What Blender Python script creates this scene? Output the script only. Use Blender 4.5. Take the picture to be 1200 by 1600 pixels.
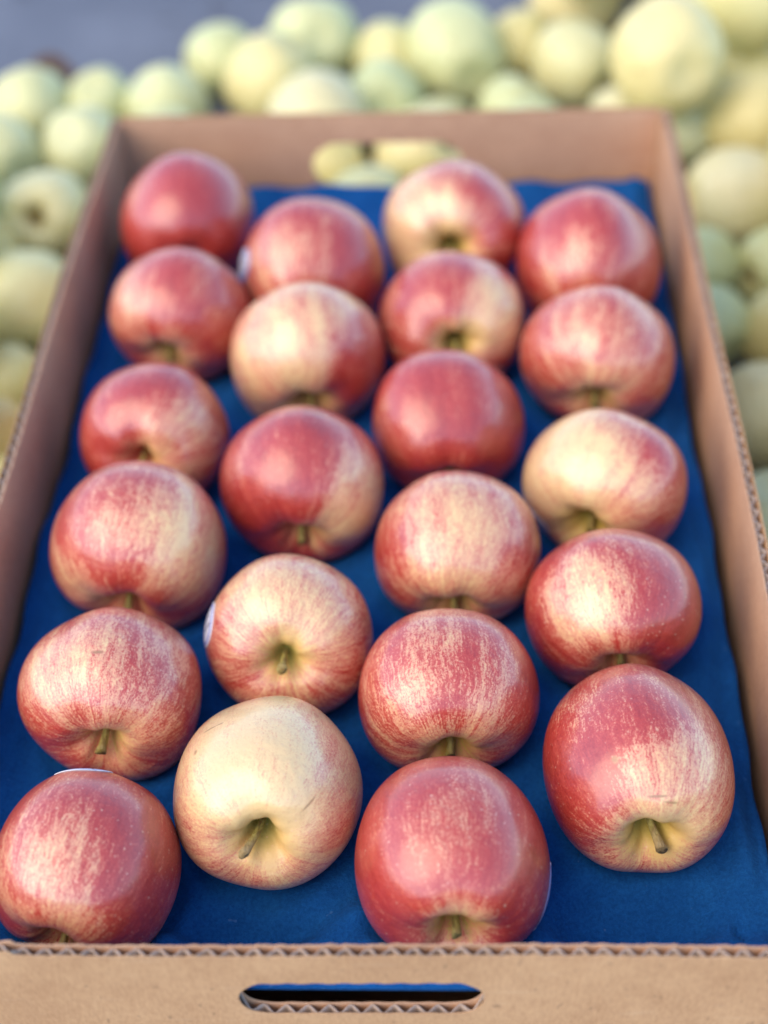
import bpy, bmesh, math, random
import numpy as np
from mathutils import Vector, Matrix, Quaternion
from mathutils.bvhtree import BVHTree

for o in list(bpy.data.objects):
    bpy.data.objects.remove(o, do_unlink=True)
scene = bpy.context.scene
COL = scene.collection

# ------------------------------------------------------------------ camera
SIDE = Vector((0.998995, 0.026921, -0.035830))
UP = Vector((0.007098, 0.694343, 0.719610))
FWD = Vector((-0.044251, 0.719141, -0.693454))
cam_data = bpy.data.cameras.new('camera')
cam = bpy.data.objects.new('camera', cam_data)
COL.objects.link(cam)
cam.matrix_world = Matrix(((SIDE.x, UP.x, -FWD.x, 0.033365), (SIDE.y, UP.y, -FWD.y, -0.242435),
                           (SIDE.z, UP.z, -FWD.z, 0.589236), (0, 0, 0, 1)))
cam_data.sensor_fit = 'VERTICAL'
cam_data.sensor_height = 36.0
cam_data.lens = 36.0*2354.28/1600.0
cam_data.clip_start = 0.01
cam_data.clip_end = 200
cam_data.dof.use_dof = True
cam_data.dof.focus_distance = 0.525
cam_data.dof.aperture_fstop = cam_data.lens/13.5
cam_data.dof.aperture_blades = 0
scene.camera = cam

# ------------------------------------------------------------------ daylight
SUN_DIR = Vector((-0.58, -0.44, 0.68)).normalized()          # towards the sun: low, from the left
world = bpy.data.worlds.new('World')
scene.world = world
world.use_nodes = True
wn = world.node_tree
wn.nodes.clear()
sky = wn.nodes.new('ShaderNodeTexSky')
sky.sky_type = 'NISHITA'
sky.sun_disc = False
sky.sun_elevation = math.asin(SUN_DIR.z)
sky.sun_rotation = math.atan2(SUN_DIR.x, SUN_DIR.y)
sky.air_density = 1.0
sky.dust_density = 0.25
sky.ozone_density = 3.0
bg = wn.nodes.new('ShaderNodeBackground')
bg.inputs['Strength'].default_value = 0.15
wo = wn.nodes.new('ShaderNodeOutputWorld')
wn.links.new(sky.outputs[0], bg.inputs[0])
wn.links.new(bg.outputs[0], wo.inputs[0])
sun_data = bpy.data.lights.new('sun', 'SUN')
sun_data.energy = 1.25
sun_data.angle = math.radians(58)
sun_data.color = (1.0, 0.76, 0.46)
sun = bpy.data.objects.new('sun', sun_data)
COL.objects.link(sun)
sun.rotation_euler = SUN_DIR.to_track_quat('Z', 'Y').to_euler()

vs = scene.view_settings
vs.view_transform = 'Standard'
vs.look = 'None'
vs.exposure = 1.38
vs.gamma = 1.0
vs.use_curve_mapping = False

# ------------------------------------------------------------------ helpers
def link(name, data, parent=None):
    o = bpy.data.objects.new(name, data)
    COL.objects.link(o)
    if parent is not None:
        o.parent = parent
    return o

def empty(name, loc=(0, 0, 0)):
    o = link(name, None)
    o.location = loc
    o.empty_display_size = .02
    return o

def tag(o, label=None, cat=None, group=None, kind=None):
    if label: o['label'] = label
    if cat: o['category'] = cat
    if group: o['group'] = group
    if kind: o['kind'] = kind
    return o

def mesh(name, verts, faces, mat=None, smooth=True):
    me = bpy.data.meshes.new(name)
    me.from_pydata([tuple(map(float, v)) for v in verts], [], faces)
    if smooth:
        me.polygons.foreach_set('use_smooth', [True]*len(me.polygons))
    if mat: me.materials.append(mat)
    me.update()
    return me

class Nodes:
    """tiny helper that writes a node graph as expressions"""
    def __init__(self, name):
        self.mat = bpy.data.materials.new(name)
        self.mat.use_nodes = True
        self.t = self.mat.node_tree
        self.t.nodes.clear()
        self.out = self.t.nodes.new('ShaderNodeOutputMaterial')
    def put(self, sock, v):
        if isinstance(v, bpy.types.NodeSocket): self.t.links.new(v, sock)
        elif isinstance(v, (tuple, list, Vector)) and sock.type == 'RGBA': sock.default_value = (*v[:3], 1)
        else: sock.default_value = v
    def math(self, op, a, b=None, c=None, clamp=False):
        n = self.t.nodes.new('ShaderNodeMath'); n.operation = op; n.use_clamp = clamp
        for i, v in enumerate((a, b, c)):
            if v is not None: self.put(n.inputs[i], v)
        return n.outputs[0]
    def add(self, a, b): return self.math('ADD', a, b)
    def sub(self, a, b): return self.math('SUBTRACT', a, b)
    def mul(self, a, b): return self.math('MULTIPLY', a, b)
    def vec(self, op, a, b=None, out=0):
        n = self.t.nodes.new('ShaderNodeVectorMath'); n.operation = op
        self.put(n.inputs[0], a)
        if b is not None:
            self.put(n.inputs['Scale'] if op == 'SCALE' else n.inputs[1], b)
        return n.outputs['Value'] if op in ('DOT_PRODUCT', 'LENGTH', 'DISTANCE') else n.outputs[0]
    def step(self, v, a, b, lo=0., hi=1.):
        n = self.t.nodes.new('ShaderNodeMapRange'); n.interpolation_type = 'SMOOTHSTEP'
        for i, x in enumerate((v, a, b, lo, hi)): self.put(n.inputs[i], x)
        return n.outputs[0]
    def lin(self, v, a, b, lo=0., hi=1.):
        n = self.t.nodes.new('ShaderNodeMapRange')
        for i, x in enumerate((v, a, b, lo, hi)): self.put(n.inputs[i], x)
        return n.outputs[0]
    def noise(self, vec, scale, detail=2., rough=.5, dist=0.):
        n = self.t.nodes.new('ShaderNodeTexNoise')
        self.put(n.inputs['Vector'], vec); self.put(n.inputs['Scale'], scale); self.put(n.inputs['Detail'], detail)
        self.put(n.inputs['Roughness'], rough); self.put(n.inputs['Distortion'], dist)
        return n.outputs['Fac']
    def voronoi(self, vec, scale, feature='F1'):
        n = self.t.nodes.new('ShaderNodeTexVoronoi'); n.feature = feature
        self.put(n.inputs['Vector'], vec); self.put(n.inputs['Scale'], scale)
        return n.outputs
    def mix(self, f, a, b, blend='MIX'):
        n = self.t.nodes.new('ShaderNodeMix'); n.data_type = 'RGBA'; n.blend_type = blend
        self.put(n.inputs[0], f); self.put(n.inputs[6], a); self.put(n.inputs[7], b)
        return n.outputs[2]
    def coord(self, which='Object'):
        return self.t.nodes.new('ShaderNodeTexCoord').outputs[which]
    def geom_random(self):
        return self.t.nodes.new('ShaderNodeObjectInfo').outputs['Random']
    def sep(self, v):
        n = self.t.nodes.new('ShaderNodeSeparateXYZ'); self.put(n.inputs[0], v); return n.outputs
    def comb(self, x, y, z):
        n = self.t.nodes.new('ShaderNodeCombineXYZ')
        for i, v in enumerate((x, y, z)): self.put(n.inputs[i], v)
        return n.outputs[0]
    def bump(self, h, strength=.2, dist=.001):
        n = self.t.nodes.new('ShaderNodeBump')
        self.put(n.inputs['Height'], h); n.inputs['Strength'].default_value = strength; n.inputs['Distance'].default_value = dist
        return n.outputs[0]
    def bsdf(self, **kw):
        n = self.t.nodes.new('ShaderNodeBsdfPrincipled')
        for k, v in kw.items():
            self.put(n.inputs[k.replace('_', ' ')], v)
        self.t.links.new(n.outputs[0], self.out.inputs['Surface'])
        return self.mat

# ------------------------------------------------------------------ ground
def asphalt():
    m = Nodes('worn_asphalt')
    p = m.coord('Object')
    big = m.noise(p, 3.0, 3); mid = m.noise(p, 14, 4, .6); fine = m.noise(p, 420, 2, .6)
    v = m.add(m.mul(big, .55), m.add(m.mul(mid, .35), m.mul(fine, .25)))
    c = m.mix(m.step(v, .38, .8), (.105, .118, .15), (.20, .215, .25))
    crack = m.voronoi(m.vec('ADD', p, m.vec('SCALE', m.comb(mid, big, 0.), .3)), 2.2, 'DISTANCE_TO_EDGE')[0]
    c = m.mix(m.step(crack, .0, .02, .7, 0.), c, (.05, .045, .05))
    return m.bsdf(Base_Color=c, Roughness=.9, Normal=m.bump(fine, .6, .002))
G = 30.0
ground = link('ground', mesh('ground', [(-G, -G, 0), (G, -G, 0), (G, G, 0), (-G, G, 0)], [(0, 1, 2, 3)], asphalt(), False))
tag(ground, kind='structure')

# ------------------------------------------------------------------ cardboard box
RIM, LEN, HALF, WALL = .170, .507, .150, .0042
def cardboard(name, inner=False, edge=False):
    m = Nodes(name)
    p = m.coord('Object')
    g = m.t.nodes.new('ShaderNodeNewGeometry')
    fib = m.noise(m.vec('MULTIPLY', p, (1., 1., .35)), 900, 3, .65)
    mott = m.noise(p, 45, 4, .6)
    big = m.noise(p, 7, 3)
    fleck = m.noise(m.vec('MULTIPLY', p, (1., 1., .6)), 380, 1, .5)
    v = m.add(m.mul(fib, .45), m.add(m.mul(mott, .35), m.mul(big, .25)))
    a = Vector((.44, .24, .120)); b = Vector((.62, .372, .195))
    if inner: a, b = Vector((.50, .275, .160)), Vector((.67, .405, .240))  # lighter, pinker inside: bounce light from the apples mixed into the kraft colour
    if edge: a, b = Vector((.36, .27, .21)), Vector((.54, .43, .35))
    c = m.mix(m.step(v, .3, .75), a, b)
    c = m.mix(m.step(fleck, .70, .78, 0., .45), c, (.22, .13, .075))
    stain = m.noise(m.vec('MULTIPLY', p, (1., 1., 2.2)), 17, 5, .7, 1.2)
    c = m.mix(m.step(stain, .60, .78, 0., .16), c, (.30, .185, .10))
    rub = m.noise(m.vec('MULTIPLY', p, (.4, .4, 6.)), 60, 4, .7)
    c = m.mix(m.step(rub, .60, .72, 0., .22), c, (.72, .54, .38))
    X, Y, Z = m.sep(p)
    wash = m.add(m.math('SINE', m.mul(X, 872.7)), m.math('SINE', m.mul(Y, 872.7)))
    h = m.add(m.add(m.mul(fib, .5), m.mul(mott, .6)), m.mul(wash, .05))
    return m.bsdf(Base_Color=c, Roughness=.82, Specular_IOR_Level=.25, Normal=m.bump(h, .35, .0006))
M_CARD = cardboard('kraft_cardboard')
M_INNER = cardboard('inner_liner_bounce_tint', inner=True)
M_EDGE = cardboard('cut_cardboard_edge', edge=True)

def wall(name, length, place, bow, seed, hole=None, step_to=None, parent=None):
    """corrugated wall: outer liner (the part), inner liner and fluting as its sub-parts.
    place(s, n, z) -> point; s runs along the wall, n from the inner (0) to the outer (WALL) face"""
    rs = np.random.RandomState(seed)
    ph = rs.uniform(0, 6.28, 6)
    def wob(s):   # ragged cut
        return .00022*math.sin(s*310+ph[0])+.00018*math.sin(s*890+ph[1])+.00016*math.sin(s*2300+ph[2])+.00014*math.sin(s*5100+ph[3])
    def rim(s):
        extra = 0.
        if step_to is not None: extra = .0016*(1 if s < step_to else max(0, 1-(s-step_to)/.0012))
        return RIM+wob(s)+extra
    def cut(s):
        if hole is None: return None
        s0, s1, z0, z1 = hole
        r = (z1-z0)/2; zc = (z0+z1)/2
        if s <= s0 or s >= s1: return None
        d = 0
        if s < s0+r: d = s0+r-s
        if s > s1-r: d = s-(s1-r)
        hh = math.sqrt(max(r*r-d*d, 0))
        j = .0003*math.sin(s*700+ph[3])
        return zc-hh+j*.6, zc+hh+j
    def off(s, z):
        return bow*math.sin(math.pi*s/length)*(z/RIM)**2+.0006*math.sin(s*23+ph[4])*(z/RIM)**2
    Z0 = .001
    def columns(ss, n_in, n_out, dz, mat, nm, par, rows=1, wave=None):
        V, F = [], []
        def pt(s, n, z): V.append(place(s, n+off(s, z), z)); return len(V)-1
        prev = None
        for s in ss:
            a, b = (n_in, n_out) if wave is None else wave(s)
            top = rim(s)-dz
            c = cut(s)
            spans = [(Z0, top)] if c is None else [(Z0, c[0]-dz*.6), (c[1]+dz*.6, top)]
            cur = []
            for (z0, z1) in spans:
                zs = [z0+(z1-z0)*k/4 for k in range(5)]
                cur.append([(pt(s, a, z), pt(s, b, z)) for z in zs])
            if prev is not None:
                L, Rr = prev, cur
                if len(L) != len(Rr):   # at the hole's tips: open the single span at mid height
                    one, two = (L, Rr) if len(L) == 1 else (Rr, L)
                    so = prev_s if len(L) == 1 else s
                    zc = (hole[2]+hole[3])/2
                    aa, bb = (n_in, n_out) if wave is None else wave(so)
                    spl = []
                    for (z0, z1) in ((Z0, zc), (zc, rim(so)-dz)):
                        spl.append([(pt(so, aa, z0+(z1-z0)*k/4), pt(so, bb, z0+(z1-z0)*k/4)) for k in range(5)])
                    if len(L) == 1: L = spl
                    else: Rr = spl
                for l, r in zip(L, Rr):
                    for k in range(4):
                        F.append((l[k][0], r[k][0], r[k+1][0], l[k+1][0]))
                        F.append((l[k+1][1], r[k+1][1], r[k][1], l[k][1]))
                    F.append((l[4][0], r[4][0], r[4][1], l[4][1]))
                    F.append((l[0][1], r[0][1], r[0][0], l[0][0]))
            else:
                pass
            prev, prev_s = cur, s
        o = link(nm, mesh(nm, V, F, mat, wave is not None), par)
        return o
    ss = sorted(set([round(x, 6) for x in np.linspace(0, length, int(length/.0016)+1)] +
                    ([round(x, 6) for x in np.linspace(hole[0]+1e-5, hole[0]+.0099, 24)]+[round(x, 6) for x in np.linspace(hole[1]-.0099, hole[1]-1e-5, 24)] if hole else [])))
    T = .00042
    part = columns(ss, WALL-T, WALL, 0, M_CARD, name, parent)
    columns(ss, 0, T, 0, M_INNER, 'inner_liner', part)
    per = .0072; mid = WALL/2; amp = (WALL-3*T)/2
    def wave(s):
        jig = .35*math.sin(s*61+ph[5])
        x = 2*math.pi*s/per+jig
        n = mid+amp*(.55*math.sin(x)+.45*math.asin(.995*math.sin(x))/1.47)
        w = T*.5*(1+1.2*abs(math.cos(x)))
        return n-w, n+w
    fs = [round(x, 6) for x in np.linspace(.0004, length-.0004, int(length/per*14))]
    if hole: fs = sorted(set(fs+[round(hole[0]+1e-5, 6), round(hole[1]-1e-5, 6)]))
    columns(fs, 0, 0, .0011, M_EDGE, 'fluting', part, wave=wave)
    return part

box = empty('cardboard_box')
tag(box, 'open brown corrugated cardboard box with handle holes, holding the red apples', 'box')
OUTL = LEN+2*WALL
wall('side_wall', OUTL, lambda s, n, z: (-HALF-n, -WALL+s, z), .0012, 3, parent=box)
wall('side_wall', OUTL, lambda s, n, z: (HALF+n, -WALL+s, z), .0016, 5, parent=box)
W2 = 2*HALF-.0008
wall('end_wall', W2, lambda s, n, z: (-HALF+.0004+s, -n, z), .0004, 7,
     hole=(HALF-.0360, HALF+.0427, .1338, .1534), step_to=HALF-.1045, parent=box)
wall('end_wall', W2, lambda s, n, z: (-HALF+.0004+s, LEN+n, z), .0008, 9,
     hole=(HALF-.0440, HALF+.0415, .1220, .1534), parent=box)
bm = bmesh.new()
bmesh.ops.create_cube(bm, size=1)
for v in bm.verts: v.co = (v.co.x*(2*HALF-.002), LEN/2+v.co.y*(LEN-.002), .003+v.co.z*.003)
me = bpy.data.meshes.new('base'); bm.to_mesh(me); bm.free(); me.materials.append(M_CARD)
link('base', me, box)
# ------------------------------------------------------------------ apple shapes
PROFILE = np.array([(0.0,.46),(.035,.465),(.08,.53),(.125,.64),(.18,.74),(.25,.81),(.33,.85),(.43,.867),(.55,.845),
    (.69,.765),(.83,.612),(.93,.41),(.985,.18),(1.0,-.03),(.98,-.24),(.92,-.44),(.82,-.61),(.69,-.755),
    (.55,-.85),(.43,-.885),(.32,-.875),(.22,-.83),(.13,-.77),(.06,-.735),(0.0,-.725)])

def catmull(pts, n):
    """n points evenly spread by arc length on a Catmull-Rom curve through pts"""
    p = np.vstack([2*pts[0]-pts[1], pts, 2*pts[-1]-pts[-2]])
    out = []
    for i in range(1, len(p)-2):
        t = np.linspace(0, 1, 24, endpoint=False)[:, None]
        a, b, c, d = p[i-1], p[i], p[i+1], p[i+2]
        out.append(.5*((2*b)+(c-a)*t+(2*a-5*b+4*c-d)*t**2+(3*b-a-3*c+d)*t**3))
    out = np.vstack(out+[pts[-1:]])
    s = np.concatenate([[0], np.cumsum(np.linalg.norm(np.diff(out, axis=0), axis=1))])
    q = np.linspace(0, s[-1], n)
    return np.stack([np.interp(q, s, out[:, k]) for k in range(2)], -1)

def apple_points(seed, tall=1.0, taper=.0, lobes=.02, lean=.05, cav=1.0, nu=88, nv=66, basin=.25):
    """unit apple, stem along +Z; returns a (nv, nu, 3) grid, first and last rows are the poles"""
    rs = np.random.RandomState(seed)
    prof = catmull(PROFILE, nv)
    th = np.arange(nu)*2*np.pi/nu
    rho = prof[:, 0][:, None]*np.ones(nu); h = prof[:, 1][:, None]*np.ones(nu)
    inner = np.clip((.50-rho)/.50, 0, 1)*(h > 0)
    h = np.where(h > 0, .867+(h-.867)*np.where(rho < .43, cav, 1), h)
    h = np.where((h < -.6) & (rho < .43), -.885+(h+.885)*basin, h)
    f1, f2, f3, f4 = rs.uniform(0, 6.28, 4)
    t = (h+.9)/1.8
    rho = rho*(1+taper*(t-.5))
    w5 = .45+.3*np.clip((.35-h)/1.1, 0, 1)
    rho = rho*(1+lobes*w5*np.cos(5*th+f1)+.7*lobes*np.cos(2*th+f2)+.8*lobes*np.cos(3*th+f3)*(.5+.5*t))
    h = h+.030*np.cos(3*th+f2)*np.exp(-((rho-.27)/.13)**2)*(h > 0)+.016*np.cos(7*th+f3)*np.exp(-((rho-.22)/.10)**2)*(h > 0)
    h = h*tall
    h = h+lean*np.cos(th+f4)*np.clip(rho, 0, 1)*np.clip(t-.3, 0, 1)*1.4
    h = h+.018*np.cos(5*th+f1+.6)*np.exp(-((rho-.5)/.25)**2)*(h > 0)
    h = h+.03*basin*np.cos(5*th+f1)*np.exp(-((rho-.45)/.2)**2)*(h < 0)
    return np.stack([rho*np.cos(th), rho*np.sin(th), h], -1)

def grid_mesh(name, g, mat):
    """closed mesh from an apple grid (poles collapsed)"""
    nv, nu, _ = g.shape
    verts = [g[0].mean(0)]+list(g[1:-1].reshape(-1, 3))+[g[-1].mean(0)]
    F = []
    for j in range(nu):
        F.append((0, 1+j, 1+(j+1) % nu))
    for i in range(nv-3):
        a = 1+i*nu
        for j in range(nu):
            k = (j+1) % nu
            F.append((a+j, a+nu+j, a+nu+k, a+k))
    a = 1+(nv-3)*nu
    last = len(verts)-1
    for j in range(nu):
        F.append((a+j, last, a+(j+1) % nu))
    return mesh(name, verts, F, mat)

def frame(axis, spin):
    a = Vector(axis).normalized()
    x = Vector((0, 0, 1)).cross(a)
    x = x.normalized() if x.length > 1e-3 else Vector((1, 0, 0))
    y = a.cross(x)
    c, s = math.cos(spin), math.sin(spin)
    ex, ey = c*x+s*y, -s*x+c*y
    return Matrix((ex, ey, a)).transposed()

def skin(name, level, patches, scars, seed, dots=.5, golden=.5, contrast=1.0):
    """streaked red-over-cream apple skin; patches, blush and painted highlights, are (local direction, angular radius, paler by)"""
    m = Nodes(name)
    p0 = m.coord('Object')
    rs = random.Random(seed)
    shift = (rs.uniform(-9, 9), rs.uniform(-9, 9), rs.uniform(-9, 9))
    p = m.vec('ADD', p0, shift)
    n = m.vec('NORMALIZE', p0)
    x, y, z = m.sep(p0)
    flat = m.vec('NORMALIZE', m.comb(x, y, 0.))
    fx, fy, _ = m.sep(flat)
    rad = m.vec('LENGTH', m.comb(x, y, 0.))
    warp = m.mul(m.sub(m.noise(p, 2.2, 2), .5), .55)
    zz = m.add(z, warp)
    fxw = m.add(fx, m.mul(m.sub(m.noise(p, 5, 2), .5), .10))
    fyw = m.add(fy, m.mul(m.sub(m.noise(p, 5.3, 2), .5), .10))
    def streak(s, k, d=2., r=.55):
        return m.noise(m.vec('ADD', m.comb(m.mul(fxw, s), m.mul(fyw, s), m.mul(zz, k)), shift), 1., d, r)
    s1 = streak(3.2, .7); s2 = streak(9., 1.6, 3.); s3 = streak(40., 9., 3., .65)
    fine = m.noise(p, 42, 4, .75)
    low = m.noise(p, 1.5, 2)
    t = m.add(level, m.mul(m.sub(low, .5), .55))
    t = m.add(t, m.mul(m.sub(s1, .5), .55*contrast))
    t = m.add(t, m.mul(m.sub(s2, .5), .70*contrast))
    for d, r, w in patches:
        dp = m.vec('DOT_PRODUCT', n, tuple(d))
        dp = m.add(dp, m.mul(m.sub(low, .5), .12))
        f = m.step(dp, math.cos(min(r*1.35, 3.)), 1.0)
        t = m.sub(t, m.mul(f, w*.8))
    cavf = m.math('MULTIPLY', m.step(rad, .12, .52, 1., 0.), m.step(z, .2, .5))
    t = m.sub(t, m.mul(cavf, .26+.25*golden))
    mott = m.add(m.mul(m.sub(s3, .5), 1.1*contrast), m.mul(m.sub(fine, .5), 1.25))
    tf = m.add(t, mott)
    red = m.step(tf, -.05, .95)
    deep = m.step(m.add(t, m.mul(mott, .8)), .66, 1.30)
    cream = m.mix(low, (.84, .53, .23), (.87, .63, .31))
    cream = m.mix(m.mul(cavf, .35+.6*golden), cream, (.58, .37, .055))
    cream = m.mix(m.mul(m.step(rad, .04, .26, 1., 0.), m.step(z, .1, .3)), cream, (.31, .28, .05))
    blush = m.mix(red, cream, (.60, .10, .052))
    col = m.mix(m.step(red, .02, .45, 0., .55), blush, (.70, .26, .17))
    col = m.mix(m.step(red, .45, .95), col, (.50, .052, .032))
    col = m.mix(m.mul(deep, .85), col, (.31, .016, .013))
    # lenticels: small pale dots
    pw = m.vec('ADD', p, m.vec('SCALE', m.comb(fine, s3, low), .06))
    vo = m.voronoi(pw, 15.)
    rnd = m.sep(vo['Color'])[0]
    dot = m.math('LESS_THAN', vo['Distance'], m.mul(rnd, .16))
    dsoft = m.step(vo['Distance'], m.mul(rnd, .13), m.add(m.mul(rnd, .24), .02), 1., 0.)
    col = m.mix(m.mul(dsoft, dots*.75), col, (.80, .50, .33))
    # dark red freckles on the pale skin
    vo2 = m.voronoi(m.vec('ADD', pw, (3.3, 1.7, 5.1)), 34.)
    r2 = m.sep(vo2['Color'])[1]
    fk = m.mul(m.step(vo2['Distance'], m.mul(r2, .10), m.add(m.mul(r2, .22), .02), 1., 0.), m.step(r2, .45, .6))
    col = m.mix(m.mul(m.mul(fk, m.sub(1., red)), .38), col, (.40, .10, .07))
    for d, r, stretch in scars:
        d = Vector(d)
        e = Vector((0, 0, 1)).cross(d).normalized()
        e2 = d.cross(e)
        q = m.vec('SUBTRACT', n, tuple(d))
        a = m.vec('DOT_PRODUCT', q, tuple(e)); b = m.vec('DOT_PRODUCT', q, tuple(e2)); c = m.vec('DOT_PRODUCT', q, tuple(d))
        dist = m.vec('LENGTH', m.comb(m.mul(a, 1/stretch), m.mul(b, stretch), c))
        dist = m.add(dist, m.mul(m.sub(fine, .5), r*1.1))
        f = m.step(dist, r*.35, r, .75, 0.)
        col = m.mix(f, col, (.33, .17, .06))
    rough = m.add(m.add(.36, m.mul(cavf, .35)), m.mul(m.sub(fine, .4), .16))
    hb = m.add(m.mul(fine, .6), m.mul(m.noise(p, 9, 2), 2.2))
    return m.bsdf(Base_Color=col, Roughness=rough, Specular_IOR_Level=.55, Coat_Weight=m.mul(m.sub(1., cavf), .9), Coat_Roughness=m.add(.19, m.mul(fine, .08)), Coat_IOR=1.62,
                  Subsurface_Weight=.0, Normal=m.bump(hb, .16, .012))

def stem_mat():
    m = Nodes('apple_stem')
    p = m.coord('Object')
    z = m.sep(p)[2]
    n = m.noise(m.vec('MULTIPLY', p, (1., 1., .25)), 26, 3)
    c = m.mix(m.step(n, .35, .65), (.40, .34, .085), (.24, .165, .05))
    c = m.mix(m.step(z, .72, 1.02), c, (.34, .24, .10))
    return m.bsdf(Base_Color=c, Roughness=.65, Normal=m.bump(n, .3, .02))
M_STEM = stem_mat()

def stem_mesh(z0, z1, bend, ang, r0, r1, nm='stem'):
    V, F = [], []
    K, N = 9, 12
    for i in range(K+1):
        t = i/K
        b = bend*t*t
        c = Vector((b*math.cos(ang), b*math.sin(ang), z0+(z1-z0)*t))
        r = r0+(r1-r0)*t**3
        if i == 0: r = r0*1.7
        if i == K: r = r1*1.02
        for j in range(N):
            a = 2*math.pi*j/N
            w = 1+.10*math.sin(3*a+i)
            V.append((c.x+r*w*math.cos(a), c.y+r*w*math.sin(a), c.z+(.012*math.sin(2*a) if i == K else 0)))
    for i in range(K):
        for j in range(N):
            k = (j+1) % N
            F.append((i*N+j, i*N+k, (i+1)*N+k, (i+1)*N+j))
    V.append((V[-1][0]-(V[-1][0]-bend*math.cos(ang)), bend*math.sin(ang), z1-.028))
    for j in range(N):
        F.append((K*N+j, K*N+(j+1) % N, len(V)-1))
    return mesh(nm, V, F, M_STEM)

def sticker_mat():
    m = Nodes('paper_fruit_label')
    uv = m.t.nodes.new('ShaderNodeUVMap').outputs[0]
    u, v, _ = m.sep(uv)
    bars = m.step(m.noise(m.comb(m.mul(u, 13.), 0., 0.), 1., 1.), .52, .54)
    inbox = m.mul(m.math('LESS_THAN', m.math('ABSOLUTE', m.sub(u, .5)), .30), m.math('LESS_THAN', m.math('ABSOLUTE', m.sub(v, .60)), .20))
    c = m.mix(m.mul(bars, inbox), (.80, .79, .80), (.05, .05, .08))
    band = m.math('LESS_THAN', v, .26)
    c = m.mix(m.mul(band, .8), c, (.10, .14, .42))
    ring = m.vec('DISTANCE', m.comb(u, v, 0.), (.5, .5, 0.))
    c = m.mix(m.mul(m.step(ring, .36, .40), m.step(ring, .44, .47, 1., 0.)), c, (.25, .27, .55))
    c = m.mix(m.step(m.noise(m.comb(m.mul(u, 9.), m.mul(v, 22.), 0.), 1., 2.), .56, .60, 0., .5), c, (.30, .30, .48))
    return m.bsdf(Base_Color=c, Roughness=.45)
M_STICK = sticker_mat()

def sticker(parent, bvh, d, rx, ry, roll):
    d = Vector(d).normalized()
    e = d.orthogonal().normalized()
    e.rotate(Quaternion(d, roll))
    g = d.cross(e)
    V, UV, F = [], [], []
    K, N = 8, 36
    for layer, lift in ((0, .010), (1, .003)):
        rings = range(K+1) if layer == 0 else (K,)
        for i in rings:
            for j in range(1 if i == 0 else N):
                a = 2*math.pi*j/N
                q = d+e*(rx*i/K*math.cos(a))+g*(ry*i/K*math.sin(a))
                q.normalize()
                hit = bvh.ray_cast(q*3, -q)[0]
                V.append(hit+q*lift)
                UV.append((.5+.5*i/K*math.cos(a), .5+.5*i/K*math.sin(a)))
    for j in range(N): F.append((0, 1+j, 1+(j+1) % N))
    for i in range(1, K):
        a = 1+(i-1)*N
        for j in range(N): F.append((a+j, a+N+j, a+N+(j+1) % N, a+(j+1) % N))
    a = 1+(K-1)*N
    for j in range(N): F.append((a+j, a+N+j, a+N+(j+1) % N, a+(j+1) % N))
    me = mesh('sticker', V, F, M_STICK)
    l = me.uv_layers.new(name='UVMap')
    for lp in me.loops: l.data[lp.index].uv = UV[lp.vertex_index]
    return link('sticker', me, parent)

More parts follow.
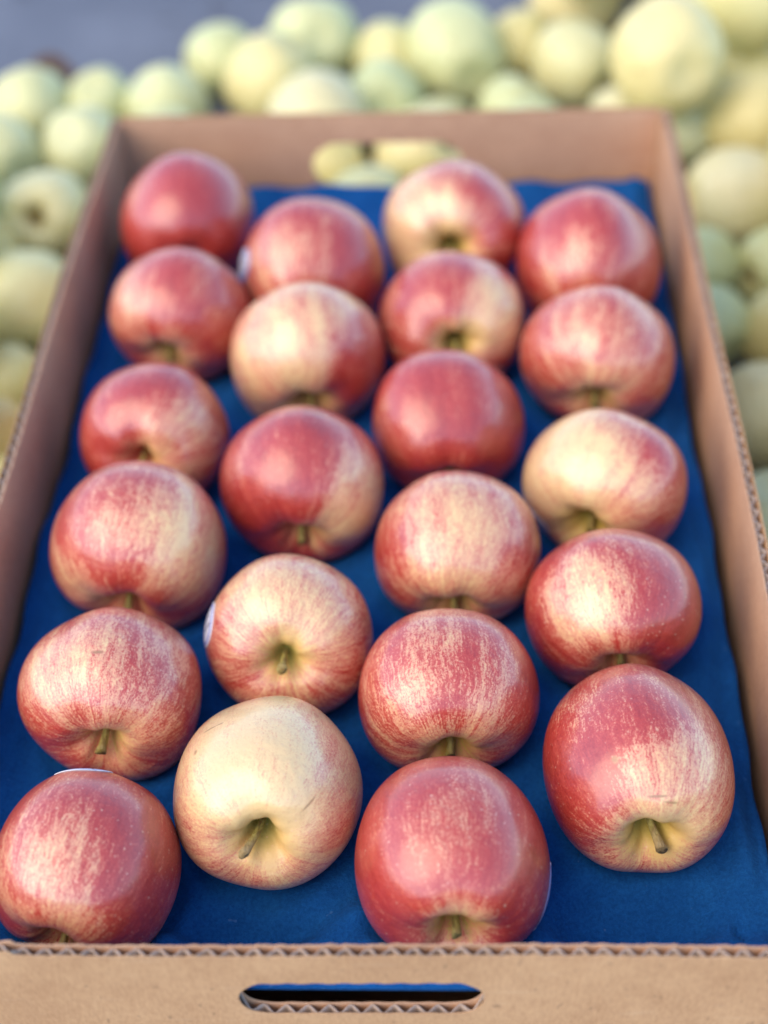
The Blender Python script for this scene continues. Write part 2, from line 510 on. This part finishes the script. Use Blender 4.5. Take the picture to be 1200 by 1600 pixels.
# where each red apple lies (metres), its size, stem direction and outline
APPLES = {
    'A1': dict(loc=(-0.1039,0.4338,0.1508), r=0.0356, axis=(0.029,-0.984,-0.178), spin=3.46, shape=(1,1.0,0.05,0.02,0.03,1)),
    'A2': dict(loc=(-0.0977,0.3525,0.1502), r=0.0350, axis=(-0.233,-0.944,-0.236), spin=4.45, shape=(2,0.86,0.05,0.02,0.05,1)),
    'A3': dict(loc=(-0.0990,0.2651,0.1484), r=0.0330, axis=(-0.108,-0.965,0.237), spin=1.83, shape=(3,0.9,0.0,0.02,0.06,1)),
    'A4': dict(loc=(-0.0949,0.1932,0.1518), r=0.0367, axis=(-0.12,-0.93,-0.36), spin=3.21, shape=(4,0.915,0.1,0.03,0.1,1)),
    'A5': dict(loc=(-0.0945,0.1177,0.1487), r=0.0334, axis=(0.022,-1.000,0.023), spin=5.61, shape=(5,0.919,0.12,0.035,0.07,0.9)),
    'A6': dict(loc=(-0.0922,0.0422,0.1477), r=0.0323, axis=(-0.2,-0.96,-0.2), spin=5.63, shape=(6,1.0,0.06,0.02,0.05,1)),
    'B1': dict(loc=(-0.0351,0.3857,0.1519), r=0.0368, axis=(0.056,-0.963,-0.262), spin=0.79, shape=(7,0.96,0.05,0.02,0.05,1)),
    'B2': dict(loc=(-0.0335,0.3171,0.1520), r=0.0370, axis=(0.1,-0.93,-0.34), spin=1.30, shape=(8,0.863,0.05,0.025,0.06,1)),
    'B3': dict(loc=(-0.0300,0.2304,0.1507), r=0.0355, axis=(0,-0.96,-0.27), spin=0.32, shape=(9,0.884,0.05,0.02,0.05,1)),
    'B4': dict(loc=(-0.0295,0.1458,0.1478), r=0.0324, axis=(-0.011,-0.896,0.443), spin=2.77, shape=(10,0.86,0.05,0.02,0.05,0.8)),
    'B5': dict(loc=(-0.0321,0.0722,0.1482), r=0.0329, axis=(0.010,-0.932,0.362), spin=0.19, shape=(11,1.063,0.02,0.025,0.05,1.0)),
    'C1': dict(loc=(0.0352,0.4208,0.1515), r=0.0365, axis=(-0.027,-0.965,0.259), spin=2.87, shape=(12,0.95,0.05,0.03,0.06,1)),
    'C2': dict(loc=(0.0344,0.3441,0.1500), r=0.0347, axis=(0.079,-0.969,0.233), spin=4.08, shape=(13,0.95,0.0,0.02,0.05,1)),
    'C3': dict(loc=(0.0316,0.2709,0.1492), r=0.0339, axis=(0.03,-0.92,-0.38), spin=1.75, shape=(14,0.959,0.05,0.03,0.05,1)),
    'C4': dict(loc=(0.0359,0.1915,0.1491), r=0.0338, axis=(-0.08,-0.96,-0.27), spin=4.25, shape=(15,0.926,0.05,0.02,0.05,1)),
    'C5': dict(loc=(0.0321,0.1166,0.1493), r=0.0341, axis=(0.04,-0.98,-0.18), spin=3.71, shape=(16,0.882,0.1,0.025,0.05,1)),
    'C6': dict(loc=(0.0324,0.0444,0.1489), r=0.0335, axis=(.08,-.995,.02), spin=0.15, shape=(17,1.02,0.05,0.02,0.04,1)),
    'D1': dict(loc=(0.1025,0.3871,0.1518), r=0.0367, axis=(-0.026,-0.962,-0.270), spin=3.51, shape=(18,1.0,0.0,0.035,0.08,1)),
    'D2': dict(loc=(0.1025,0.3155,0.1508), r=0.0356, axis=(-0.148,-0.958,-0.244), spin=1.63, shape=(19,0.86,0.1,0.03,0.06,1)),
    'D3': dict(loc=(0.0996,0.2295,0.1493), r=0.0340, axis=(-0.417,-0.900,-0.130), spin=2.61, shape=(20,0.86,0.0,0.03,0.08,1.05)),
    'D4': dict(loc=(0.0957,0.1582,0.1492), r=0.0339, axis=(0.12,-0.97,-0.2), spin=1.78, shape=(21,0.892,0.08,0.025,0.06,1)),
    'D5': dict(loc=(0.0991,0.0843,0.1481), r=0.0328, axis=(0.068,-0.997,0.033), spin=4.35, shape=(22,1.16,0.12,0.025,0.06,1.0)),
}
# how each one looks: overall redness, blush areas and painted-in highlights (right, up, radius, paler by), russet marks, stem, label
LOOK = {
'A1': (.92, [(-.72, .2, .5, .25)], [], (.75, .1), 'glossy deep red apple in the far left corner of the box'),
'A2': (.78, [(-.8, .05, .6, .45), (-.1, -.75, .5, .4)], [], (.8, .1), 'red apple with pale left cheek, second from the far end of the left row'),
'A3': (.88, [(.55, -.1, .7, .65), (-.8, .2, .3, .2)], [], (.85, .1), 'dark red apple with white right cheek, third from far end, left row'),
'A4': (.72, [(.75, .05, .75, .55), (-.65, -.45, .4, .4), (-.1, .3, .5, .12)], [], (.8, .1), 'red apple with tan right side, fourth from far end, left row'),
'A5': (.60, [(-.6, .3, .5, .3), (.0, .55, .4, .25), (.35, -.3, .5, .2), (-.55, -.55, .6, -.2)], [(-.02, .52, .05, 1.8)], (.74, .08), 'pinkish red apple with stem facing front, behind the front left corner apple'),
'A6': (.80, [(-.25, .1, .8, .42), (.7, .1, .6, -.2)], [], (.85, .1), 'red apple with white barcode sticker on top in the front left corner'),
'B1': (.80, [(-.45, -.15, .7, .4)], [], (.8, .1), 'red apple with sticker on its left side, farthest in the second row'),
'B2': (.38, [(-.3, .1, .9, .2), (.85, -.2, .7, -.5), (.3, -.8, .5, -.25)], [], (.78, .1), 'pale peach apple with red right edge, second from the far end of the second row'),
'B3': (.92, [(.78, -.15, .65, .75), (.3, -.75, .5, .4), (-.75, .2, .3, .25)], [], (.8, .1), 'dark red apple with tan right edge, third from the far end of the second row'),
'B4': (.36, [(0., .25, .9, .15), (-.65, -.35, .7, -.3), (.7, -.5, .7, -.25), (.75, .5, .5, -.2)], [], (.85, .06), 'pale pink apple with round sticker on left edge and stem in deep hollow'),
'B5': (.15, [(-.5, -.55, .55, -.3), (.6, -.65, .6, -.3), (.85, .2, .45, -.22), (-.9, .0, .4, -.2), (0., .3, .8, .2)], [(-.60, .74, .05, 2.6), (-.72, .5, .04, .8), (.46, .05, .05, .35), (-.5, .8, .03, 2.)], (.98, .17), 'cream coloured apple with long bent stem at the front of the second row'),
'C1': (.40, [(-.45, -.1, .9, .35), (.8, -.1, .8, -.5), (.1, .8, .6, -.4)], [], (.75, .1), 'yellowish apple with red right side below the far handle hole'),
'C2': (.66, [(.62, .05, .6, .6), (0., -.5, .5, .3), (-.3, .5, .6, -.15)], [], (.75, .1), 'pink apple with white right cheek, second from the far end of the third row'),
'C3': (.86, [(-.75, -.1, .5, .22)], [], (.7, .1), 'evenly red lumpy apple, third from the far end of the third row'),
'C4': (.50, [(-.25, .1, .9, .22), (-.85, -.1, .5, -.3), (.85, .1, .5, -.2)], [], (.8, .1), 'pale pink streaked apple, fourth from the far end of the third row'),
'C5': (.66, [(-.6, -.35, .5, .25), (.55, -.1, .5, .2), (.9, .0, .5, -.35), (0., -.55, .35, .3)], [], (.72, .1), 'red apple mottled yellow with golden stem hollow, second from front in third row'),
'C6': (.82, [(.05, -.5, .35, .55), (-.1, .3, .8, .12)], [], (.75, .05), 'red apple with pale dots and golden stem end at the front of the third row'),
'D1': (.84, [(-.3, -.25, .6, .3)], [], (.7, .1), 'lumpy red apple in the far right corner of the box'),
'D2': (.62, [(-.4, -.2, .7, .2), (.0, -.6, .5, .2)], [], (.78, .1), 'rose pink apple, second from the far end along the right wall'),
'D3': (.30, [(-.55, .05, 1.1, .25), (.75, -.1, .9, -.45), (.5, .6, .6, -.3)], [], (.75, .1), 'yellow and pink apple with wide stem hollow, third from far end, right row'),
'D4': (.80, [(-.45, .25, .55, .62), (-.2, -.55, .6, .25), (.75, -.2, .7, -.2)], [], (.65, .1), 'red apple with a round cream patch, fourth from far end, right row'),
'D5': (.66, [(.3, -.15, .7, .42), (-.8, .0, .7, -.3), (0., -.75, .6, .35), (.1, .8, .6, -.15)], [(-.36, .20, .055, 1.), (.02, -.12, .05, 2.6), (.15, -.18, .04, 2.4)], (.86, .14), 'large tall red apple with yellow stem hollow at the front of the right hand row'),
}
STICKERS = {'B4': (-.965, .16, .30, .25, .3), 'A6': (-.06, 1.0, .34, .24, 0., -.16), 'C6': (.93, -.36, .36, .28, 1.3),
            'B1': (-.95, .02, .30, .25, .5), 'D3': (-.9, -.44, .30, .25, .7, -.12)}
STEM_TO = {'B5': (-1., -.5), 'A5': (-.4, -1.), 'D5': (.6, -.8)}      # way the tip bends (right, up)
GOLD = {'C5': 1.0, 'D5': 1.0, 'C6': .9, 'D3': .9, 'B5': .3, 'A5': .3, 'B4': .45}
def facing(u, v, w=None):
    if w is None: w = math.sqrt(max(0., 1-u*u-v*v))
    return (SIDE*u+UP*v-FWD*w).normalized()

for idx, (key, a) in enumerate(APPLES.items()):
    level, pats, scars, (slen, sbend), label = LOOK[key]
    seed, tall, taper, lobes, lean, cav = a['shape']
    M = frame(a['axis'], a['spin'])
    Mi = M.transposed()
    root = empty('red_apple', a['loc'])
    root.rotation_euler = M.to_euler()
    root.scale = (a['r'],)*3
    tag(root, label, 'apple', 'red apples set out in four rows in the box')
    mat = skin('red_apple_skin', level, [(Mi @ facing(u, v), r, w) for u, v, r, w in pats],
               [(Mi @ facing(u, v), r, st) for u, v, r, st in scars], seed, dots=.75 if key in ('C6', 'A6', 'A5', 'D4') else .45,
               golden=GOLD.get(key, .5), contrast={'B5': .8, 'C6': .75, 'C3': .8, 'A1': .7}.get(key, 1.))
    g = apple_points(seed, tall, taper, lobes, lean, cav*1.22)
    me = grid_mesh('flesh', g, mat)
    body = link('body', me, root)
    z0 = g[0, :, 2].mean()
    bu, bv = STEM_TO.get(key, (.15*math.sin(seed), -1.))
    bd = Mi @ (SIDE*bu+UP*bv)
    st = link('stem', stem_mesh(z0-.03, z0+.62*slen*tall, sbend, math.atan2(bd.y, bd.x), .034, .062 if key in ('A5', 'B4', 'D5') else .052), root)
    if key in STICKERS:
        u, v, rx, ry, roll, *beyond = STICKERS[key]
        bvh = BVHTree.FromPolygons([tuple(x.co) for x in me.vertices], [tuple(q.vertices) for q in me.polygons])
        sticker(root, bvh, Mi @ facing(u, v, *beyond), rx, ry, roll)

# ------------------------------------------------------------------ blue pulp tray
def tray_mat():
    m = Nodes('blue_moulded_pulp')
    p = m.coord('Object')
    fib = m.noise(p, 700, 4, .75); mid = m.noise(p, 60, 4, .6); big = m.noise(p, 12, 2)
    v = m.add(m.mul(fib, .6), m.add(m.mul(mid, .3), m.mul(big, .2)))
    c = m.mix(m.step(v, .35, .8), (.0055, .062, .22), (.013, .125, .38))
    lint = m.noise(p, 330, 1)
    c = m.mix(m.step(lint, .74, .80, 0., .35), c, (.10, .22, .42))
    return m.bsdf(Base_Color=c, Roughness=.95, Specular_IOR_Level=.06, Sheen_Weight=.03, Sheen_Tint=(.3, .5, .9),
                  Normal=m.bump(m.add(m.mul(fib, 1.), m.add(m.mul(mid, 2.), m.mul(m.noise(p, 28, 2), 2.5))), .6, .0016))
def tray_height(X, Y):
    B = RIM-.046
    Z = B+.0018*np.sin(X*43+1)*np.sin(Y*37)+.0009*np.sin(X*120+Y*60)+.0006*np.sin(X*210-Y*170+1)
    Z = Z+.0022*np.exp(-((X-.136-.003*np.sin(Y*40))/.0035)**2)+.0018*np.exp(-((X+.137)/.004)**2)
    for (cx, cy, r, d) in ((-.034, .016, .030, .008), (.098, .024, .030, .008), (-.095, .476, .03, .004), (.035, .478, .03, .004)):
        q = ((X-cx)**2+(Y-cy)**2)/r**2
        Z = Z-d*np.exp(-q*q*1.6)*np.clip((Y-.012)/.016, 0, 1)
    Z = Z+.0042*np.exp(-((Y-.030-.010*np.sin(X*46+.4))/.0055)**2)*(np.abs(X) < .13)
    for a in APPLES.values():      # rolled lip round every cup
        q = np.sqrt((X-a['loc'][0])**2+(Y-a['loc'][1])**2)
        Z = Z+.0016*np.exp(-((q-a['r']*1.02)/.004)**2)
    Z = Z+.0011*np.sin(X*520+8*np.sin(Y*24)+2*np.sin(Y*61))*np.clip((X-.118)/.02, 0, 1)*np.clip((.13-Y)/.05, 0, 1)
    for a in APPLES.values():
        x, y, z = a['loc']; r = a['r']*1.03
        d2 = (X-x)**2+(Y-y)**2
        cup = np.where(d2 < (r*.985)**2, z-np.sqrt(np.maximum(r*r-d2, 1e-9)), 1.)
        k = .0035
        h = np.clip(.5+.5*(Z-cup)/k, 0, 1)
        Z = np.where(d2 < (r*.985)**2, cup*h+Z*(1-h)-k*h*(1-h), Z)
    Z = B+(Z-B)*np.clip((Y-.004)/.02, 0, 1)
    Z = Z+.0168*np.clip((.030-Y)/.024, 0, 1)
    for a in APPLES.values():
        x, y, z = a['loc']; r = a['r']*1.02
        d2 = (X-x)**2+(Y-y)**2
        Z = np.where(d2 < (r*.99)**2, np.minimum(Z, z-np.sqrt(np.maximum(r*r-d2, 1e-9))), Z)
    Z = Z+.004*np.clip((Y-.494)/.010, 0, 1)
    return Z
NX, NY = 168, 280
xs = np.linspace(-1, 1, NX)[None, :]; ys = np.linspace(0, 1, NY)[:, None]
Yg = .0018+ys*(LEN-.0045)+0*xs
Wd = .1468+.0005*np.sin(ys*31)+.0004*np.sin(ys*83+2)
Xg = xs*(Wd-.0018*(xs > 0)*(1-ys))
Zg = tray_height(Xg, Yg)
top = np.stack([Xg, Yg, Zg], -1).reshape(-1, 3)
bot = top-np.array([0, 0, .0019])
bot[:2*NX, 2] -= .0014
F = []
n0 = NX*NY
for i in range(NY-1):
    for j in range(NX-1):
        a, b, c, d = i*NX+j, i*NX+j+1, (i+1)*NX+j+1, (i+1)*NX+j
        F.append((a, b, c, d)); F.append((n0+d, n0+c, n0+b, n0+a))
edge = [j for j in range(NX)]+[i*NX+NX-1 for i in range(1, NY)]+[(NY-1)*NX+j for j in range(NX-2, -1, -1)]+[i*NX for i in range(NY-2, 0, -1)]
for k in range(len(edge)):
    a, b = edge[k], edge[(k+1) % len(edge)]
    F.append((b, a, n0+a, n0+b))
tray = link('pulp_tray', mesh('pulp_tray', np.vstack([top, bot]), F, tray_mat()))
tag(tray, 'deep blue moulded pulp tray with shallow cups under the red apples', 'tray')

# ------------------------------------------------------------------ loose pale apples around the box
def green_skin():
    m = Nodes('pale_apple_skin')
    p0 = m.coord('Object')
    inf = m.t.nodes.new('ShaderNodeObjectInfo')
    rnd = inf.outputs['Random']
    p = m.vec('ADD', p0, m.comb(m.mul(rnd, 40.), m.mul(rnd, 17.), m.mul(rnd, 29.)))
    low = m.noise(p, 1.3, 2); mid = m.noise(p, 5, 3); fine = m.noise(p, 40, 2)
    r1 = m.sep(inf.outputs['Color'])[0]
    t = m.add(r1, m.mul(m.sub(low, .5), .5))
    c = m.mix(m.step(t, .15, .85), (.57, .63, .30), (.75, .64, .25))
    c = m.mix(m.sep(inf.outputs['Color'])[1], c, (.80, .68, .40))
    x, y, z = m.sep(p0)
    rad = m.vec('LENGTH', m.comb(x, y, 0.))
    c = m.mix(m.mul(m.step(rad, .08, .38, .8, 0.), m.step(z, .3, .6)), c, (.34, .24, .07))
    c = m.mix(m.step(m.add(mid, m.mul(fine, .15)), .70, .80, 0., .5), c, (.42, .30, .11))
    vo = m.voronoi(p, 14.)
    c = m.mix(m.step(vo['Distance'], .05, .12, .3, 0.), c, (.36, .34, .14))
    return m.bsdf(Base_Color=c, Roughness=.38, Specular_IOR_Level=.5, Normal=m.bump(mid, .15, .03))
M_GREEN = green_skin()
KINDS = []
for k in range(4):
    rs = np.random.RandomState(70+k)
    g = apple_points(70+k, rs.uniform(.98, 1.10), rs.uniform(.0, .15), .03, .06, 1., 44, 34)
    KINDS.append((grid_mesh('pale_flesh', g, M_GREEN), stem_mesh(g[0, :, 2].mean()-.03, g[0, :, 2].mean()+rs.uniform(.3, .55), .12, k, .04, .055)))
HEAP = [
('G1',-0.280,0.778,0.028,0.0300),('G2',-0.230,0.790,0.025,0.0272),('G3',-0.230,0.721,0.029,0.0306),('G4',-0.290,0.707,0.030,0.0322),
('G5',-0.240,0.632,0.030,0.0314),('G6',-0.233,0.527,0.032,0.0340),('G6b',-0.277,0.588,0.027,0.0281),('G7',-0.230,0.452,0.026,0.0253),
('G8',-0.233,0.401,0.026,0.0276),('G9',-0.177,0.778,0.029,0.0308),('G10',-0.144,0.851,0.028,0.0291),('G11',-0.101,0.810,0.033,0.0344),
('G12',-0.071,0.863,0.036,0.0360),('G13',-0.061,0.740,0.036,0.0373),('G14',-0.014,0.781,0.028,0.0306),('G15',-0.014,0.855,0.026,0.0281),
('G16',0.040,0.834,0.038,0.0384),('G17',0.081,0.767,0.026,0.0275),('G18',0.091,0.868,0.026,0.0281),('G19',0.130,0.829,0.031,0.0329),
('G20',0.141,0.946,0.037,0.0387),('G21',0.158,0.755,0.026,0.0234),('G22',0.184,0.720,0.092,0.0420),('G23',0.248,0.808,0.095,0.0426),
('G24',0.266,0.797,0.028,0.0306),('G25',0.198,0.728,0.024,0.0257),('G26',0.249,0.729,0.036,0.0356),('G27',0.225,0.634,0.032,0.0343),
('G28',0.194,0.567,0.026,0.0246),('G29',0.241,0.564,0.026,0.0253),('G30',0.193,0.502,0.026,0.0242),('G31',0.236,0.498,0.026,0.0257),
('G32',0.213,0.414,0.029,0.0311),('G33',0.204,0.327,0.028,0.0296),('H1',-0.05,0.69,0.028,0.028),('H2',0.017,0.692,0.035,0.0345),
('H3',-0.02,0.64,0.028,0.028),('',0.341,0.508,0.029,0.0313),('',-0.217,0.101,0.030,0.0322),('',0.116,0.599,0.029,0.0312),
('',-0.342,0.225,0.030,0.0319),('',0.302,0.943,0.025,0.0270),('',-0.275,0.270,0.031,0.0338),('',0.334,0.845,0.026,0.0277),
('',-0.092,0.659,0.028,0.0305),('',0.292,0.128,0.028,0.0303),('',0.286,0.533,0.028,0.0301),('',0.323,0.352,0.026,0.0276),
('',0.258,0.283,0.026,0.0274),('',-0.231,0.215,0.030,0.0327),('',0.003,0.562,0.027,0.0289),('',0.321,0.755,0.028,0.0305),
('',0.280,0.392,0.027,0.0285),('',0.284,0.599,0.029,0.0314),('',0.253,0.210,0.029,0.0314),('F63',-0.201,0.352,0.026,0.0276),
('',0.186,0.851,0.026,0.0279),('',0.312,0.241,0.030,0.0322),('',0.335,0.442,0.031,0.0333),('',-0.316,0.315,0.026,0.0282),
('',-0.178,0.589,0.028,0.0305),('',-0.290,0.378,0.030,0.0323),('',0.223,0.956,0.026,0.0285),('',0.036,0.621,0.029,0.0313),
('',-0.305,0.475,0.029,0.0311),('',0.319,0.647,0.027,0.0289),('',-0.322,0.133,0.029,0.0314),('',0.266,0.854,0.026,0.0275),
('',0.298,1.001,0.027,0.0290),('',-0.075,0.547,0.031,0.0338),('',0.211,0.147,0.028,0.0296),('',-0.189,0.281,0.031,0.0338),
('',0.112,0.541,0.025,0.0273),('',-0.337,0.428,0.025,0.0270),('',-0.291,0.187,0.028,0.0305),('',-0.112,0.599,0.029,0.0314),
('',0.203,1.008,0.026,0.0279),('F91',0.091,0.708,0.031,0.0337),('',0.193,0.224,0.029,0.0312),('',-0.144,0.541,0.027,0.0290),
('',0.365,0.897,0.026,0.0279),('F96',-0.169,0.704,0.031,0.0337),('',-0.191,0.157,0.026,0.0277),('',0.163,0.687,0.026,0.0285),
('',0.232,0.899,0.028,0.0297),('',-0.247,0.323,0.025,0.0274),('',-0.183,0.646,0.026,0.0280),('',0.274,0.459,0.027,0.0285),
('',0.340,0.577,0.028,0.0299),('',0.064,0.569,0.027,0.0292),('F115',0.028,0.738,0.025,0.0271),('',-0.295,0.534,0.027,0.0294),
('',0.268,0.336,0.026,0.0276),('',0.164,0.632,0.026,0.0279),('',0.205,0.786,0.029,0.0311),('',0.333,0.297,0.027,0.0294),
('',-0.044,0.600,0.025,0.0271),('',-0.183,0.479,0.026,0.0278),('',-0.264,0.137,0.025,0.0272),('F124',-0.302,0.649,0.025,0.0273),
('',-0.183,0.425,0.025,0.0271),('',0.320,0.180,0.027,0.0294),('',0.303,0.700,0.026,0.0275),('',0.087,0.648,0.025,0.0274),
('',0.213,0.923,0.079,0.0316),('',-0.262,0.455,0.070,0.0316),('',0.305,0.216,0.084,0.0292),('',0.247,0.345,0.078,0.0313),
('',-0.234,0.278,0.079,0.0316),('',0.353,0.545,0.077,0.0325),('',0.322,0.693,0.077,0.0292),('',0.272,0.274,0.080,0.0308),
('',0.287,0.402,0.080,0.0281),('',-0.300,0.326,0.078,0.0287),('',-0.250,0.116,0.082,0.0336),('',0.207,0.182,0.078,0.0339),
('',0.271,0.566,0.081,0.0328),('',0.335,0.921,0.067,0.0300),('',-0.330,0.514,0.075,0.0284),('',0.343,0.623,0.077,0.0337),
('',-0.265,0.208,0.081,0.0311),('',0.117,0.566,0.082,0.0325),('',0.295,0.873,0.067,0.0286),('',0.316,0.987,0.083,0.0332),
('',-0.192,0.146,0.080,0.0292),('',0.292,0.495,0.075,0.0321),('',0.356,0.861,0.074,0.0291),('',0.357,0.348,0.069,0.0291),
('',0.343,0.141,0.061,0.0288),('',-0.305,0.601,0.076,0.0318),('',-0.325,0.244,0.084,0.0303),('',-0.136,0.568,0.080,0.0332),
('F164',0.137,0.899,0.085,0.0304),('',0.251,0.446,0.075,0.0285),('',-0.332,0.429,0.081,0.0307),('',0.233,0.996,0.070,0.0285),
('',0.331,0.755,0.085,0.0286),('',-0.302,0.150,0.081,0.0285),('',-0.278,0.538,0.080,0.0282),('',-0.254,0.376,0.083,0.0336),
('',0.277,0.642,0.069,0.0296),('',0.343,0.280,0.082,0.0310),('',0.250,0.123,0.082,0.0311),('',-0.200,0.215,0.083,0.0297),
]
GREEN = {  # key: (yellowness, creaminess, label)
'G1': (.45, .25, 'pale green apple at the outer left edge of the loose apples, below the brown leaf'),
'G2': (.35, .15, 'dull green apple half hidden behind another, left of the box\'s far left corner'),
'G3': (.20, .35, 'mint green apple touching the left wall near the far left corner'),
'G4': (.35, .3, 'pale green apple cut by the left picture edge, level with the far corner'),
'G5': (.35, .5, 'pale apple with a brown stem hollow turned to the front, left of the box'),
'G6': (.40, .3, 'big pale green apple left of the box beside the second red apple'),
'G6b': (.7, .0, 'olive apple in shadow at the left picture edge, behind two pale ones'),
'G7': (.35, .1, 'green apple partly hidden by the left rim, level with the third red apple'),
'G8': (.9, .05, 'yellow apple lowest along the left picture edge, beside the box rim'),
'G9': (.35, .2, 'pale green apple behind the far left corner of the box'),
'G10': (.40, .1, 'grey green apple alone at the edge of the asphalt, behind the box'),
'G11': (.65, .2, 'yellow green apple overlapping a taller one behind the box, left of centre'),
'G12': (.35, .2, 'pale green apple with brown spot, farthest in the clump left of centre'),
'G13': (.35, .65, 'whitish apple just behind the far rim above the handle hole'),
'G14': (.15, .1, 'dull green apple behind the far rim, right of the whitish one'),
'G15': (.55, .1, 'small pale apple between two large ones at the edge of the asphalt'),
'G16': (.30, .2, 'large round light green apple standing out against the asphalt'),
'G17': (.30, .15, 'green apple peeping over the far rim right of the large round one'),
'G18': (.85, .0, 'small olive apple in shade between two larger ones at the far edge'),
'G19': (.40, .35, 'pale green apple with lit top behind the right half of the far rim'),
'G20': (.80, .4, 'yellow apple cut by the top picture edge behind the far rim'),
'G21': (.30, .6, 'small whitish apple low behind the far rim near the right corner'),
'G22': (.95, .3, 'largest cream yellow apple resting on others behind the far right corner'),
'G23': (.65, .15, 'big yellow green apple in the top right corner of the picture'),
'G24': (.60, .1, 'olive green apple at the right picture edge below the big yellow green one'),
'G25': (.15, .35, 'mint green apple tucked against the far right corner of the box'),
'G26': (.80, .15, 'bright yellow apple right of the box\'s far right corner'),
'G27': (.55, .65, 'large cream apple beside the right wall, level with the farthest red apple'),
'G28': (.35, .1, 'green apple touching the right rim below the large cream one'),
'G29': (.40, .1, 'green apple at the right picture edge beyond a dark gap'),
'G30': (.30, .15, 'pale green apple touching the right rim, level with the second red apple'),
'G31': (.85, .05, 'yellow apple at the right picture edge, half under a green one'),
'G32': (.50, .55, 'big greyish cream apple at right picture edge, level with the third red apple'),
'G33': (.20, .35, 'mint green apple lowest along the right picture edge'),
'F63': (.5, .1, 'sliver of green apple at the left picture edge beside the lowest stretch of rim'),
'F91': (.4, .1, 'small green sliver over the far rim between two paler apples, right of centre'),
'F96': (.4, .1, 'green sliver low behind the far left corner, under a pale green apple'),
'F115': (.5, .1, 'green sliver just over the far rim, under the large round apple'),
'F124': (.5, .1, 'thin green sliver at the left picture edge between two pale apples'),
'F164': (.6, .1, 'thin yellow green sliver at the top picture edge, right of centre'),
'H1': (.95, .0, 'olive yellow apple seen at the left end of the far handle hole'),
'H2': (.75, .3, 'pale yellow apple seen through the right of the far handle hole'),
'H3': (.25, .3, 'pale green apple low in the middle of the far handle hole'),
}
rg = random.Random(11)
for i, (key, x, y, z, r) in enumerate(HEAP):
    fm, sm = KINDS[i % 4]
    root = empty('pale_apple', (x, y, z))
    if key == 'G5':
        ax = Vector((-.05, -.8, .45))
    elif key == 'G26':
        ax = Vector((.8, -.4, .3))
    else:
        ax = Vector((rg.uniform(-1, 1), rg.uniform(-.6, 1), rg.uniform(-1, .35)))
    root.rotation_euler = frame(ax, rg.uniform(0, 6.28)).to_euler()
    root.scale = (r*(.93 if key in ('G22', 'G23') else 1.0),)*3
    if key:
        yl, cr, lab = GREEN[key]
    else:
        yl, cr = rg.uniform(.2, .9), rg.uniform(0, .35)
        lab = 'loose pale apple out of sight behind others or beyond the picture edge'
    tag(root, lab, 'apple', 'loose pale apples lying around the box')
    body = link('body', fm, root)
    body.color = (yl, cr, 0, 1)
    st = link('stem', sm, root)

# ------------------------------------------------------------------ dry leaf on the asphalt
def leaf_mat():
    m = Nodes('dry_leaf')
    p = m.coord('Object')
    n = m.noise(p, 60, 3)
    return m.bsdf(Base_Color=m.mix(n, (.16, .075, .035), (.08, .05, .035)), Roughness=.8)
M_LEAF = leaf_mat()
def leaf(loc, rot, L, W, label):
    V, F = [], []
    N = 10
    for i in range(N+1):
        t = i/N
        w = W*math.sin(math.pi*t**.8)*.5+.0006
        zc = .012*math.sin(math.pi*t)+.003
        for s in (-1, -.5, 0, .5, 1):
            V.append((s*w+.003*math.sin(5*t), (t-.5)*L, zc+.010*abs(s)**1.5*math.sin(2.5*t+.4)))
    for i in range(N):
        for j in range(4):
            a = i*5+j
            F.append((a, a+1, a+6, a+5))
    n = len(V)
    V += [(x, y, z-.0006) for x, y, z in V]
    F += [tuple(n+q for q in reversed(f)) for f in F]
    o = link('dry_leaf', mesh('dry_leaf', V, F, M_LEAF))
    o.location = loc; o.rotation_euler = (0, 0, rot)
    tag(o, label, 'leaf')
leaf((-.285, .848, .004), 1.7, .055, .035, 'curled rusty brown leaf on the asphalt above the leftmost green apples')
